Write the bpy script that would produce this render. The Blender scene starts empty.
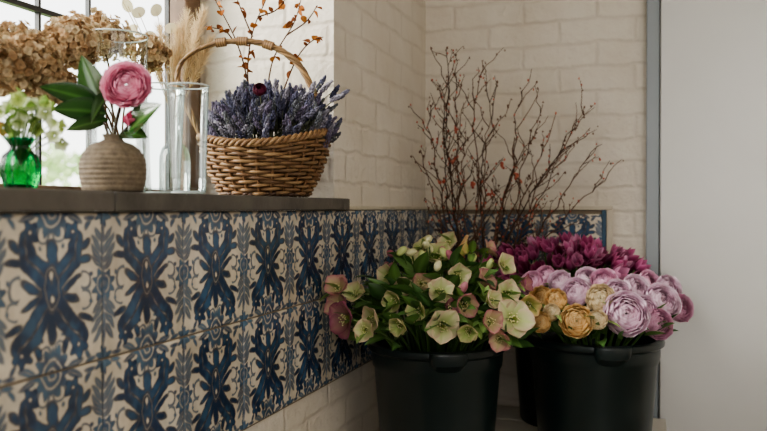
import bpy, math, random
import numpy as np
from mathutils import Vector, Matrix, noise
random.seed(7)
S = bpy.context.scene
COL = S.collection

# ------------------------------------------------------------------ helpers
def lin(c):
    r = []
    for x in c[:3]:
        x = x/255.0
        r.append(x/12.92 if x <= 0.04045 else ((x+0.055)/1.055)**2.4)
    return np.array(r)

def rnd(a, b): return random.uniform(a, b)
def lerp(a, b, t): return a+(b-a)*t

def frame(d, roll=0.0):
    d = Vector(d).normalized()
    q = d.to_track_quat('Z', 'Y')
    return q.to_matrix() @ Matrix.Rotation(roll, 3, 'Z')

class MB:
    def __init__(self):
        self.v = []; self.f = []; self.c = []; self.m = []; self.n = 0
    def add(self, v, f, c=(1, 1, 1), mat=0, R=None, T=None, scale=1.0):
        v = np.asarray(v, dtype=float)*scale
        if R is not None: v = v @ np.array(R).T
        if T is not None: v = v+np.array(T)
        c = np.asarray(c, dtype=float)
        if c.ndim == 1: c = np.tile(c[:3], (len(v), 1))
        self.v.append(v); self.c.append(c)
        n = self.n
        self.f.extend([tuple(i+n for i in q) for q in f])
        self.m.extend([mat]*len(f))
        self.n += len(v)
    def obj(self, name, mats, smooth=True, parent=None, auto=None):
        me = bpy.data.meshes.new(name)
        v = np.concatenate(self.v); c = np.concatenate(self.c)
        me.from_pydata(v.tolist(), [], self.f)
        for mt in mats: me.materials.append(mt)
        me.polygons.foreach_set('material_index', self.m)
        me.polygons.foreach_set('use_smooth', [smooth]*len(self.f))
        a = me.color_attributes.new('Col', 'FLOAT_COLOR', 'POINT')
        cc = np.ones((len(v), 4)); cc[:, :3] = c
        a.data.foreach_set('color', cc.ravel())
        me.update()
        if auto is not None:
            try: me.set_sharp_from_angle(angle=auto)
            except Exception: pass
        o = bpy.data.objects.new(name, me)
        COL.objects.link(o)
        if parent: o.parent = parent
        return o

def empty(name, loc=(0, 0, 0)):
    o = bpy.data.objects.new(name, None); o.location = loc
    o.empty_display_size = 0.05
    COL.objects.link(o); return o

def tube_geo(pts, rad, n=6, caps=True, closed=False):
    P = np.array([list(p) for p in pts], dtype=float); k = len(P)
    rad = np.ones(k)*rad if np.isscalar(rad) else np.array(rad, dtype=float)
    if closed: T = np.roll(P, -1, 0)-np.roll(P, 1, 0)
    else: T = np.gradient(P, axis=0)
    T /= (np.linalg.norm(T, axis=1)[:, None]+1e-12)
    up = np.array([0, 0, 1.0]) if abs(T[0][2]) < .9 else np.array([1.0, 0, 0])
    N = np.zeros_like(P); a = np.cross(up, T[0]); a /= np.linalg.norm(a)
    for i in range(k):
        a = a-T[i]*np.dot(a, T[i]); a /= (np.linalg.norm(a)+1e-12); N[i] = a
    B = np.cross(T, N)
    ang = np.arange(n)*2*math.pi/n
    V = (P[:, None, :]+rad[:, None, None]*(np.cos(ang)[None, :, None]*N[:, None, :]+np.sin(ang)[None, :, None]*B[:, None, :])).reshape(-1, 3)
    F = []
    for i in range(k if closed else k-1):
        i2 = (i+1) % k
        for j in range(n):
            j2 = (j+1) % n
            F.append((i*n+j, i*n+j2, i2*n+j2, i2*n+j))
    if caps and not closed:
        F.append(tuple(range(n))[::-1]); F.append(tuple((k-1)*n+j for j in range(n)))
    return V, F

def bez(p0, p1, p2, k=8):
    t = np.linspace(0, 1, k)[:, None]
    p0, p1, p2 = map(lambda q: np.array(q, dtype=float), (p0, p1, p2))
    return (1-t)**2*p0+2*t*(1-t)*p1+t*t*p2

def catmull(pts, sub=8):
    P = [np.array(p, dtype=float) for p in pts]
    P = [2*P[0]-P[1]]+P+[2*P[-1]-P[-2]]
    out = []
    for i in range(1, len(P)-2):
        for k in range(sub):
            t = k/sub
            a, b, c, d = P[i-1], P[i], P[i+1], P[i+2]
            out.append(.5*((2*b)+(-a+c)*t+(2*a-5*b+4*c-d)*t*t+(-a+3*b-3*c+d)*t**3))
    out.append(P[-2]); return np.array(out)

def lathe_geo(prof, n=48):
    V = []; F = []
    k = len(prof)
    for (r, z) in prof:
        for j in range(n):
            a = 2*math.pi*j/n
            V.append((max(r, 1e-5)*math.cos(a), max(r, 1e-5)*math.sin(a), z))
    for i in range(k-1):
        for j in range(n):
            j2 = (j+1) % n
            F.append((i*n+j, i*n+j2, (i+1)*n+j2, (i+1)*n+j))
    return V, F

def box_geo(x0, x1, y0, y1, z0, z1):
    V = [(x0,y0,z0),(x1,y0,z0),(x1,y1,z0),(x0,y1,z0),(x0,y0,z1),(x1,y0,z1),(x1,y1,z1),(x0,y1,z1)]
    F = [(0,3,2,1),(4,5,6,7),(0,1,5,4),(1,2,6,5),(2,3,7,6),(3,0,4,7)]
    return V, F

def box(name, x0, x1, y0, y1, z0, z1, mat, parent=None, bevel=0.0):
    m = MB(); V, F = box_geo(x0, x1, y0, y1, z0, z1); m.add(V, F)
    o = m.obj(name, [mat], smooth=False, parent=parent)
    if bevel:
        b = o.modifiers.new('bev', 'BEVEL'); b.width = bevel; b.segments = 3
    return o

def sph_geo(nu=8, nv=5):
    V = [(0, 0, -1)]
    for i in range(1, nv):
        la = -math.pi/2+math.pi*i/nv
        for j in range(nu):
            lo = 2*math.pi*j/nu
            V.append((math.cos(la)*math.cos(lo), math.cos(la)*math.sin(lo), math.sin(la)))
    V.append((0, 0, 1)); F = []
    for j in range(nu):
        F.append((0, 1+(j+1) % nu, 1+j))
        for i in range(nv-2):
            a = 1+i*nu
            F.append((a+j, a+(j+1) % nu, a+nu+(j+1) % nu, a+nu+j))
        F.append((len(V)-1, 1+(nv-2)*nu+j, 1+(nv-2)*nu+(j+1) % nu))
    return np.array(V), F
SPH = sph_geo(8, 5); SPHL = sph_geo(5, 3); SPHH = sph_geo(16, 10)

def petal_geo(L, W, phi0, phi1, cup=.3, r0=0.0, shape='round', nt=6, ns=5, ruf=0.0, c0=None, c1=None, edge=None, seed=0, mid=None):
    """petal leaving +X, rising with elevation phi0->phi1"""
    V = []; C = []
    x = r0; z = 0.0; dt = 1.0/(nt-1)
    for i in range(nt):
        t = i*dt
        if shape == 'round': w = W*math.sqrt(max(.06, 1-((t-.56)/.455)**2)) if t > .56 else W*math.sqrt(max(.03, 1-((.56-t)/.60)**2))
        elif shape == 'ovate': w = W*(max(.02, 1-((t-.50)/.50)**2))**.72 if t > .5 else W*math.sqrt(max(.05, 1-((.5-t)/.53)**2))
        elif shape == 'lance': w = W*(math.sin(math.pi*(t**.75))**.9+.02)
        elif shape == 'point': w = W*max(.02, math.sin(math.pi*(t*.85+.15)**1.0))**.8
        else: w = W*math.sin(math.pi*t)
        ph = lerp(phi0, phi1, t)
        for j in range(ns):
            s = -1+2*j/(ns-1)
            xx = x-(0.05*L*s*s*t if shape == 'round' else 0)
            zz = cup*w*s*s+ruf*L*math.sin(7*s+5*t+seed)*t
            V.append((xx-math.sin(ph)*zz, s*w, z+math.cos(ph)*zz))
            if c0 is not None:
                c = lerp(c0, c1, t)
                if edge is not None: c = lerp(c, edge, min(1, abs(s)**3*.8+t**4*.6))
                if mid is not None and abs(s) < .1: c = lerp(c, mid, .5)
                C.append(c)
        x += math.cos(ph)*L*dt; z += math.sin(ph)*L*dt
    F = [(i*ns+j, i*ns+j+1, (i+1)*ns+j+1, (i+1)*ns+j) for i in range(nt-1) for j in range(ns-1)]
    return np.array(V), F, (np.array(C) if C else (1, 1, 1))

def rotz(a):
    return np.array([[math.cos(a), -math.sin(a), 0], [math.sin(a), math.cos(a), 0], [0, 0, 1]])

def leaf(mb, p, d, L, W, c0, c1, droop=-.6, roll=0, shape='lance', mat=0, cup=.35):
    d = Vector(d).normalized()
    el = math.asin(max(-1, min(1, d.z))); az = math.atan2(d.y, d.x)
    V, F, C = petal_geo(L, W, el, el+droop, cup=cup, shape=shape, nt=8, ns=5, c0=c0, c1=c1, edge=c1*.8, mid=c1*1.5)
    Rl = np.array(Matrix.Rotation(roll, 3, 'X'))
    mb.add(V, F, C, mat, R=rotz(az) @ Rl, T=p)

def globe_flower(mb, p, d, Rr, cin, cout, edge, layers=7, flat=.85, openn=0.0, nper=(3, 9), flare=(.0, .07), sh=.86):
    Rm = np.array(frame(d, rnd(0, 6)))
    for k in range(layers):
        u = k/(layers-1)
        rho = Rr*lerp(.16, 1.0, u**.9)
        n = int(round(lerp(nper[0], nper[1], u)))
        latmax = math.radians(lerp(78, 42-openn*42, u))
        latmin = math.radians(lerp(-20, -75, u))
        hw = math.radians(lerp(75, 36, u))*1.15
        off = rnd(0, 6)
        for q in range(n):
            lo0 = off+2*math.pi*q/n+rnd(-.08, .08)
            lm = latmax+rnd(-.10, .10); fl = rnd(*flare)+openn*.25*u
            nt, ns = 7, 7
            V = []; C = []
            br = rnd(.96, 1.03)
            for i in range(nt):
                t = i/(nt-1)
                la = lerp(latmin, lm, t)
                w = hw*(math.sin(math.pi*(t*.72+.14))**.7)*(1 if t < .99 else .76)
                for j in range(ns):
                    s = -1+2*j/(ns-1)
                    lat = la-.16*s*s*t
                    lo = lo0+s*w/max(.35, math.cos(lat*.6))
                    r = rho*(1+fl*t**3+.04*abs(s)**2+.012*math.sin(q*2.3+s*3))
                    V.append((r*math.cos(lat)*math.cos(lo), r*math.cos(lat)*math.sin(lo), flat*r*math.sin(lat)))
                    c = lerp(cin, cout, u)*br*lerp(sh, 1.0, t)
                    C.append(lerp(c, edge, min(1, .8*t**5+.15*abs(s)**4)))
            F = [(i*ns+j, i*ns+j+1, (i+1)*ns+j+1, (i+1)*ns+j) for i in range(nt-1) for j in range(ns-1)]
            mb.add(V, F, np.array(C), 0, R=Rm, T=p)

def hellebore(mb, p, d, r, c0, c1, edge, openn=.5):
    Rm = np.array(frame(d, rnd(0, 6)))
    ph0 = lerp(1.2, .45, openn); ph1 = lerp(1.3, -.1, openn)
    for q in range(5):
        br = rnd(.88, 1.06)
        V, F, C = petal_geo(r*rnd(.95, 1.12), r*.57, ph0+rnd(-.15, .15), ph1+rnd(-.35, .35), cup=.28, r0=r*.06, nt=9, ns=9, shape='ovate',
                            ruf=.05, c0=c0*br, c1=c1*br, edge=edge*br, seed=rnd(0, 6), mid=c0)
        V[:, 2] += 0.002*(q % 2)
        mb.add(V, F, C, 0, R=Rm @ rotz(2*math.pi*q/5+rnd(-.12, .12)), T=p)
    yg = lin((170, 184, 96)); cr = lin((240, 232, 184))
    for q in range(18):
        a = 2*math.pi*q/18; rr = r*rnd(.10, .30)
        tip = np.array([rr*math.cos(a), rr*math.sin(a), r*rnd(.26, .44)])
        V, F = tube_geo([(rr*.4*math.cos(a), rr*.4*math.sin(a), 0), tip], r*.012, 3)
        mb.add(V, F, yg, 0, R=Rm, T=p)
        V, F = SPHL; mb.add(V*r*.045+tip, F, cr, 0, R=Rm, T=p)
    for q in range(9):
        a = 2*math.pi*q/9
        V, F = SPHL; mb.add(V*r*.085+np.array([r*.13*math.cos(a), r*.13*math.sin(a), r*.06]), F, yg*.8, 0, R=Rm, T=p)

# ------------------------------------------------------------------ materials
def newmat(name):
    m = bpy.data.materials.new(name); m.use_nodes = True
    nt = m.node_tree; b = nt.nodes['Principled BSDF']
    return m, nt, b
def ln(nt, a, b): nt.links.new(a, b)

def simple(name, col, rough=.5, var=.15, nscale=20, bump=.0, metal=0, spec=.5, bscale=None):
    m, nt, b = newmat(name)
    b.inputs['Roughness'].default_value = rough; b.inputs['Metallic'].default_value = metal
    b.inputs['Specular IOR Level'].default_value = spec
    tc = nt.nodes.new('ShaderNodeTexCoord'); no = nt.nodes.new('ShaderNodeTexNoise')
    no.inputs['Scale'].default_value = nscale; no.inputs['Detail'].default_value = 5
    ln(nt, tc.outputs['Object'], no.inputs['Vector'])
    cr = nt.nodes.new('ShaderNodeValToRGB'); c = lin(col)
    cr.color_ramp.elements[0].position = .3; cr.color_ramp.elements[1].position = .7
    cr.color_ramp.elements[0].color = (*(c*(1-var)), 1); cr.color_ramp.elements[1].color = (*np.minimum(c*(1+var), 1), 1)
    ln(nt, no.outputs['Fac'], cr.inputs['Fac']); ln(nt, cr.outputs['Color'], b.inputs['Base Color'])
    if bump:
        n2 = nt.nodes.new('ShaderNodeTexNoise'); n2.inputs['Scale'].default_value = bscale or nscale*4
        n2.inputs['Detail'].default_value = 4
        ln(nt, tc.outputs['Object'], n2.inputs['Vector'])
        bp = nt.nodes.new('ShaderNodeBump'); bp.inputs['Strength'].default_value = bump; bp.inputs['Distance'].default_value = .003
        ln(nt, n2.outputs['Fac'], bp.inputs['Height']); ln(nt, bp.outputs['Normal'], b.inputs['Normal'])
    return m

def attrmat(name, rough=.5, trans=.25, spec=.3, bump=0):
    m, nt, b = newmat(name)
    at = nt.nodes.new('ShaderNodeAttribute'); at.attribute_name = 'Col'
    ln(nt, at.outputs['Color'], b.inputs['Base Color'])
    b.inputs['Roughness'].default_value = rough; b.inputs['Specular IOR Level'].default_value = spec
    if trans:
        tr = nt.nodes.new('ShaderNodeBsdfTranslucent'); ln(nt, at.outputs['Color'], tr.inputs['Color'])
        mx = nt.nodes.new('ShaderNodeMixShader'); mx.inputs[0].default_value = trans
        ln(nt, b.outputs[0], mx.inputs[1]); ln(nt, tr.outputs[0], mx.inputs[2])
        ln(nt, mx.outputs[0], nt.nodes['Material Output'].inputs['Surface'])
    return m

def glassmat(name, col=(248, 252, 251), edge=(140, 156, 156), gloss=.02, p0=.55, ior=1.5, refl=.8):
    m, nt, b = newmat(name); nt.nodes.remove(b)
    lw = nt.nodes.new('ShaderNodeLayerWeight'); lw.inputs['Blend'].default_value = .4
    cr = nt.nodes.new('ShaderNodeValToRGB')
    cr.color_ramp.elements[0].position = p0; cr.color_ramp.elements[0].color = (*lin(col), 1)
    cr.color_ramp.elements[1].position = 1.0; cr.color_ramp.elements[1].color = (*lin(edge), 1)
    ln(nt, lw.outputs['Facing'], cr.inputs['Fac'])
    tr = nt.nodes.new('ShaderNodeBsdfTransparent'); ln(nt, cr.outputs['Color'], tr.inputs['Color'])
    gl = nt.nodes.new('ShaderNodeBsdfGlossy'); gl.inputs['Roughness'].default_value = gloss
    fr = nt.nodes.new('ShaderNodeFresnel'); fr.inputs['IOR'].default_value = ior
    mu = nt.nodes.new('ShaderNodeMath'); mu.operation = 'MULTIPLY'; mu.inputs[1].default_value = refl
    ln(nt, fr.outputs[0], mu.inputs[0])
    mx = nt.nodes.new('ShaderNodeMixShader')
    ln(nt, mu.outputs[0], mx.inputs[0]); ln(nt, tr.outputs[0], mx.inputs[1]); ln(nt, gl.outputs[0], mx.inputs[2])
    ln(nt, mx.outputs[0], nt.nodes['Material Output'].inputs['Surface'])
    return m

def brickmat(name, axis, col, mort):
    m, nt, b = newmat(name); b.inputs['Roughness'].default_value = .58
    b.inputs['Specular IOR Level'].default_value = .35
    tc = nt.nodes.new('ShaderNodeTexCoord'); sx = nt.nodes.new('ShaderNodeSeparateXYZ'); cx = nt.nodes.new('ShaderNodeCombineXYZ')
    ln(nt, tc.outputs['Object'], sx.inputs[0])
    ln(nt, sx.outputs[axis], cx.inputs['X']); ln(nt, sx.outputs['Z'], cx.inputs['Y'])
    nz = nt.nodes.new('ShaderNodeTexNoise'); nz.inputs['Scale'].default_value = 11; nz.inputs['Detail'].default_value = 4
    ln(nt, tc.outputs['Object'], nz.inputs['Vector'])
    mxv = nt.nodes.new('ShaderNodeMixRGB'); mxv.blend_type = 'ADD'; mxv.inputs[0].default_value = .026
    ln(nt, cx.outputs[0], mxv.inputs[1]); ln(nt, nz.outputs['Color'], mxv.inputs[2])
    br = nt.nodes.new('ShaderNodeTexBrick')
    br.inputs['Scale'].default_value = 1.0; br.inputs['Brick Width'].default_value = .225
    br.inputs['Row Height'].default_value = .075; br.inputs['Mortar Size'].default_value = .010
    br.inputs['Mortar Smooth'].default_value = 1.0
    c = lin(col)
    br.inputs['Color1'].default_value = (*c, 1); br.inputs['Color2'].default_value = (*(c*.97), 1)
    br.inputs['Mortar'].default_value = (*lin(mort), 1)
    ln(nt, mxv.outputs[0], br.inputs['Vector'])
    n1 = nt.nodes.new('ShaderNodeTexNoise'); n1.inputs['Scale'].default_value = 5; n1.inputs['Detail'].default_value = 8
    ln(nt, tc.outputs['Object'], n1.inputs['Vector'])
    cr = nt.nodes.new('ShaderNodeValToRGB')
    cr.color_ramp.elements[0].position = .3; cr.color_ramp.elements[0].color = (.88, .85, .80, 1)
    cr.color_ramp.elements[1].position = .65; cr.color_ramp.elements[1].color = (1, 1, 1, 1)
    ln(nt, n1.outputs['Fac'], cr.inputs['Fac'])
    mm = nt.nodes.new('ShaderNodeMixRGB'); mm.blend_type = 'MULTIPLY'; mm.inputs[0].default_value = .8
    ln(nt, br.outputs['Color'], mm.inputs[1]); ln(nt, cr.outputs['Color'], mm.inputs[2])
    ln(nt, mm.outputs[0], b.inputs['Base Color'])
    n2 = nt.nodes.new('ShaderNodeTexNoise'); n2.inputs['Scale'].default_value = 26; n2.inputs['Detail'].default_value = 7
    n2.inputs['Roughness'].default_value = .6
    ln(nt, tc.outputs['Object'], n2.inputs['Vector'])
    ma = nt.nodes.new('ShaderNodeMath'); ma.operation = 'MULTIPLY_ADD'; ma.inputs[1].default_value = -.6
    ln(nt, br.outputs['Fac'], ma.inputs[0])
    m2 = nt.nodes.new('ShaderNodeMath'); m2.operation = 'MULTIPLY'; m2.inputs[1].default_value = 2.2
    ln(nt, n2.outputs['Fac'], m2.inputs[0]); ln(nt, m2.outputs[0], ma.inputs[2])
    bp = nt.nodes.new('ShaderNodeBump'); bp.inputs['Strength'].default_value = .62; bp.inputs['Distance'].default_value = .006
    ln(nt, ma.outputs[0], bp.inputs['Height']); ln(nt, bp.outputs['Normal'], b.inputs['Normal'])
    return m

M_brickY = brickmat('painted_brick_y', 'Y', (218, 210, 198), (208, 199, 187))
M_brickX = brickmat('painted_brick_x', 'X', (218, 210, 198), (208, 199, 187))
M_plaster = simple('plaster', (208, 200, 190), .7, .03, 3, .1)
M_panel = simple('painted_panel', (200, 199, 196), .4, .05, 2.5, .05)
M_shaded_edge = simple('grey_shaded_edge', (142, 148, 152), .5, .05, 6)  # blue-grey shade of the panel's edge, put into the strip's colour
M_stone = simple('slate_sill', (88, 83, 76), .5, .30, 14, .5)
M_wood = simple('oak_window_frame', (112, 86, 66), .6, .3, 12, .3)
M_lead = simple('lead_bar', (48, 50, 52), .5, .1, 30)
M_grout = simple('tile_grout', (120, 108, 92), .9, .12, 60, .3)
M_floor = simple('stone_floor', (120, 112, 100), .6, .15, 6, .2)
M_bench = simple('white_painted_bench', (205, 200, 190), .5, .05, 12, .1)
M_bucket = simple('dark_green_plastic', (20, 33, 33), .30, .1, 10, .05, bscale=60)
M_metal = simple('brass_knob', (150, 130, 90), .35, .05, 10, metal=1)
M_petal = attrmat('petal', .55, .3)
M_leaf = attrmat('leaf', .36, .2, .5)
M_gloss = attrmat('glossy_leaf', .18, .14, .8)
M_dry = attrmat('dried_plant', .8, .25, .2)
M_papery = attrmat('papery_bract', .8, .45, .1)
M_wick = attrmat('wicker', .5, 0, .4)
M_glass = glassmat('clear_glass')
M_rim = simple('glass_lip', (220, 230, 228), .08, .03, 20, spec=.9)
M_pane = glassmat('window_pane', (252, 253, 252), (235, 240, 238), ior=1.2)
M_green = glassmat('green_glass', (60, 180, 125), (6, 70, 44), .03, .2, 1.45, 1.0)
M_pot = simple('stoneware', (118, 104, 86), .8, .30, 130, .6)
M_soil = simple('water_dark', (30, 34, 28), .2, .1, 10)

# ------------------------------------------------------------------ room
TILE_TOP = 1.195; SILL_TOP = 1.223; YB = 2.506; WIN_Y = 1.71; WX = -.39
lw_ = empty('wall_left')
box('wall_below_sill', -.45, 0, -1.6, YB+.1, 0, TILE_TOP-.001, M_brickY, lw_)
mb = MB(); V, F = box_geo(-.45, 0, WIN_Y, YB+.1, TILE_TOP, 2.7)
mb.add(V, [F[3]], mat=0); mb.add(V, [F[2]], mat=1); mb.add(V, [F[0], F[1], F[4], F[5]], mat=0)
mb.obj('wall_pier', [M_brickY, M_brickX], smooth=False, parent=lw_)
box('wall_lintel', -.45, 0, -.45, WIN_Y, 2.25, 2.7, M_brickY, lw_)
box('wall_near_pier', -.45, 0, -1.6, -.45, TILE_TOP, 2.7, M_brickY, lw_)
box('wall_back', -.45, 2.7, YB, YB+.12, 0, 2.7, M_brickX)
box('wall_right', 2.6, 2.7, -1.6, YB, 0, 2.7, M_plaster)
fw = empty('unseen_wall_front')  # unseen wall added to hold back sky light; its opening lets some in
box('front_low', -.45, 2.7, -1.7, -1.6, 0, .9, M_plaster, fw)
box('front_top', -.45, 2.7, -1.7, -1.6, 2.35, 2.7, M_plaster, fw)
box('front_left', -.45, .7, -1.7, -1.6, .9, 2.35, M_plaster, fw)
box('front_right', 2.1, 2.7, -1.7, -1.6, .9, 2.35, M_plaster, fw)
box('floor', -.45, 2.7, -1.6, YB+.1, -.05, 0, M_floor)
box('ceiling', -.45, 2.7, -1.6, YB+.1, 2.7, 2.75, M_plaster)
box('edge_strip_1', .697, .735, YB-.035, YB-.001, .0, 2.695, M_shaded_edge, bevel=.004)  # added strip standing in for the panel's shaded edge
dp = empty('door_1')
box('door_leaf', .737, 1.65, YB-.05, YB-.002, .02, 2.6, M_panel, dp, bevel=.004)
V, F = SPHH; mb = MB(); mb.add(V*.022, F, T=(1.58, YB-.075, 1.0)); V, F = tube_geo([(1.58, YB-.05, 1.0), (1.58, YB-.07, 1.0)], .008, 10); mb.add(V, F)
mb.obj('door_knob', [M_metal], parent=dp)

sl = empty('window_sill')
box('sill_slab_1', WX-.03, .028, -.45, .878, TILE_TOP, SILL_TOP, M_stone, sl, .004)
mb = MB(); V, F = box_geo(WX-.03, .028, .880, WIN_Y-.001, TILE_TOP, SILL_TOP-.0005); mb.add(V, F)
V, F = box_geo(.001, .028, WIN_Y-.001, 1.745, TILE_TOP, SILL_TOP-.0005); mb.add(V, F)
o = mb.obj('sill_slab_2', [M_stone], smooth=False, parent=sl)
b = o.modifiers.new('b', 'BEVEL'); b.width = .003; b.segments = 2

wn = empty('window_1')
zt = 2.25
box('jamb_far', WX-.035, WX+.03, 1.645, WIN_Y-.001, SILL_TOP, zt, M_wood, wn, .004)
box('jamb_near', WX-.035, WX+.03, -.449, -.39, SILL_TOP, zt, M_wood, wn, .004)
box('head', WX-.035, WX+.03, -.39, 1.645, zt-.06, zt, M_wood, wn, .004)
box('cill', WX-.035, WX+.02, -.39, 1.645, SILL_TOP, SILL_TOP+.02, M_wood, wn, .004)
box('mullion', WX-.035, WX+.025, .57, .63, SILL_TOP+.02, zt-.06, M_wood, wn, .004)
mb = MB()
for y in [1.61, 1.33, 1.19, .91, .77, .49, .35, .07, -.07, -.31]:
    V, F = box_geo(WX-.005, WX+.005, y-.003, y+.003, SILL_TOP+.02, zt-.06); mb.add(V, F)
for z in (1.575, 1.90):
    V, F = box_geo(WX-.007, WX+.007, -.39, 1.645, z-.005, z+.005); mb.add(V, F)
mb.obj('lead_cames', [M_lead], smooth=False, parent=wn)
mb = MB(); mb.add([(WX, -.39, SILL_TOP+.02), (WX, 1.645, SILL_TOP+.02), (WX, 1.645, zt-.06), (WX, -.39, zt-.06)], [(0, 1, 2, 3)])
mb.obj('glass_pane', [M_pane], parent=wn)

# ------------------------------------------------------------------ tiles
def sstep(x, w): return np.clip(.5-x/w, 0, 1)
def ell(a, b, cx, cy, rx, ry, rot=0):
    c, s = math.cos(rot), math.sin(rot)
    x = (a-cx)*c+(b-cy)*s; y = -(a-cx)*s+(b-cy)*c
    k = np.sqrt((x/rx)**2+(y/ry)**2)
    return (k-1)*min(rx, ry)
def cap(a, b, x0, y0, x1, y1, r0, r1):
    dx, dy = x1-x0, y1-y0
    t = np.clip(((a-x0)*dx+(b-y0)*dy)/(dx*dx+dy*dy), 0, 1)
    return np.hypot(a-x0-t*dx, b-y0-t*dy)-(r0+(r1-r0)*t)
def lobed(a, b, cx, cy, r, n, amp, ph=0):
    x = a-cx; y = b-cy
    return np.hypot(x, y)-r*(1+amp*np.cos(n*np.arctan2(y, x)+ph))

NT = 180
gx = np.linspace(-1, 1, NT)
U, Vv = np.meshgrid(gx, gx)
nz = np.array([[noise.noise(Vector((x*3, y*3, .3))) for x in gx] for y in gx])
nf = np.array([[noise.noise(Vector((x*9, y*9, 2.3))) for x in gx] for y in gx])
wob = .015*np.sin(7*U+3*Vv)+.012*np.sin(11*Vv-4*U)
A = np.abs(U+wob*.5)+.03*nf; B = Vv+wob+.03*nz
mn = np.minimum; mxx = np.maximum
# dark acanthus figure: upright shield body, raised upper scrolls, spreading foot
d = ell(A, B, 0, .04, .20, .40)
d = mn(d, cap(A, B, .08, .18, .40, .40, .17, .14)); d = mn(d, cap(A, B, .40, .40, .46, .66, .15, .11))
d = mn(d, lobed(A, B, .38, .74, .14, 5, .20, 1.0))
d = mn(d, ell(A, B, .62, .40, .12, .05, .3)); d = mn(d, ell(A, B, .62, .58, .11, .045, .6))
d = mn(d, cap(A, B, .06, -.16, .34, -.44, .17, .17)); d = mn(d, cap(A, B, .34, -.44, .58, -.62, .18, .11))
d = mn(d, lobed(A, B, .50, -.68, .17, 6, .22, 2.2)); d = mn(d, ell(A, B, .64, -.40, .12, .045, -.5))
d = mn(d, ell(A, B, .24, -.70, .10, .045, 1.1))
d = mn(d, ell(A, B, .36, .08, .18, .05, .5)); d = mn(d, ell(A, B, .34, -.10, .17, .045, -.3))
d = mn(d, ell(A, B, 0, .52, .10, .17)); d = mn(d, ell(A, B, 0, -.48, .08, .19))
cut = ell(A, B, 0, .22, .035, .085); cut = mn(cut, ell(A, B, 0, -.10, .045, .07))
cut = mn(cut, np.abs(ell(A, B, 0, .04, .125, .29))-.010)
cut = mn(cut, ell(A, B, .27, .31, .013, .12, -.95)); cut = mn(cut, ell(A, B, .44, .54, .013, .10, -.1))
cut = mn(cut, ell(A, B, .22, -.34, .014, .12, .8)); cut = mn(cut, ell(A, B, .44, -.54, .014, .11, .9))
cut = mn(cut, ell(A, B, .38, .75, .03, .03)); cut = mn(cut, ell(A, B, .51, -.69, .035, .03))
d = mxx(d, -cut)
e = cap(A, B, 1, -1, 1, 1, .018, .018)
rr0 = np.hypot(A-1, B-.02)
fl = lobed(A, B, 1, .02, .21, 9, .20); fl = mxx(fl, -(np.abs(rr0-.12)-.014)); fl = mxx(fl, -(rr0-.03))
e = mn(e, fl)
for (cy, s, rt) in ((.32, .14, .75), (.44, .15, .75), (.56, .14, .75), (.68, .11, .8), (-.28, .14, -.75), (-.40, .15, -.75), (-.53, .14, -.75), (-.66, .12, -.8)):
    e = mn(e, mxx(ell(A, B, 1-s*.85, cy+.02, s, .042, -rt), -ell(A, B, 1-s*.85, cy+.02, s*.6, .007, -rt)))
for sg in (1, -1):
    rc = np.hypot(A, B-sg)
    g = lobed(A, B, 0, sg, .28, 11, .16); g = mxx(g, -(np.abs(rc-.16)-.016)); g = mxx(g, -(np.abs(rc-.07)-.014))
    e = mn(e, g)
    e = mn(e, mxx(ell(A, B, .42, sg*.94, .15, .05, sg*-.3), -ell(A, B, .42, sg*.94, .09, .008, sg*-.3)))
    e = mn(e, ell(A, B, .68, sg*.86, .09, .036, sg*.9)); e = mn(e, ell(A, B, .74, sg*.96, .09, .034, 0))
    e = mn(e, lobed(A, B, 1, sg, .14, 7, .25))
    e = mn(e, np.hypot(A-.74, B-sg*.18)-.032); e = mn(e, np.hypot(A-.20, B-sg*.57+.0)-.026 if sg > 0 else np.hypot(A-.18, B+.56)-.022)
e = mn(e, np.abs(np.hypot(A-.60, B-.10)-.12)-.012+np.where(A < .55, .1, 0))
e = mn(e, np.abs(np.hypot(A-.63, B+.16)-.12)-.012+np.where(A < .58, .1, 0))
e = mn(e, np.abs(np.hypot(A-.15, B-.74)-.10)-.010); e = mn(e, np.abs(np.hypot(A-.14, B+.76)-.10)-.010)
px = .016
cream = lin((212, 203, 187)); dark = lin((20, 48, 82)); mid = lin((50, 92, 128)); navy = lin((12, 29, 56)); lite = lin((66, 104, 134))
img = np.tile(cream, (NT, NT, 1))*(1+.10*nf[..., None]+.08*nz[..., None])
def over(img, mask, col): return img*(1-mask[..., None])+col*mask[..., None]
img = over(img, sstep(e, px*1.8)*.93, lerp(lite, dark, np.clip(.32+nz+.5*nf, 0, 1)[..., None]))
img = over(img, sstep(np.abs(e)-.006, px)*.7, dark)
fill = dark+(mid-dark)*np.clip(.28+nz*1.0+.6*nf, 0, 1)[..., None]
img = over(img, sstep(d, px*1.8)*.97, fill)
img = over(img, sstep(np.abs(d)-.010, px)*.85, navy)

def tile_mesh(name):
    me = bpy.data.meshes.new(name)
    h = .0992
    X, Z = U*h, Vv*h
    ed = np.maximum(np.abs(U), np.abs(Vv))
    Y = np.where(ed > .999, .006, 0)+np.where((ed > .975) & (ed <= .999), .0006, 0)-.0008*nz
    co = np.stack([X, Y, Z], -1).reshape(-1, 3)
    idx = np.arange(NT*NT).reshape(NT, NT)
    f = np.stack([idx[:-1, :-1], idx[:-1, 1:], idx[1:, 1:], idx[1:, :-1]], -1).reshape(-1, 4)
    me.from_pydata(co.tolist(), [], f.tolist())
    me.polygons.foreach_set('use_smooth', [True]*len(f))
    a = me.color_attributes.new('Col', 'FLOAT_COLOR', 'POINT')
    cc = np.ones((NT*NT, 4)); cc[:, :3] = img.reshape(-1, 3); a.data.foreach_set('color', cc.ravel())
    me.update(); return me
mt, nt, bb = newmat('delft_glaze')
at = nt.nodes.new('ShaderNodeAttribute'); at.attribute_name = 'Col'
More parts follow.
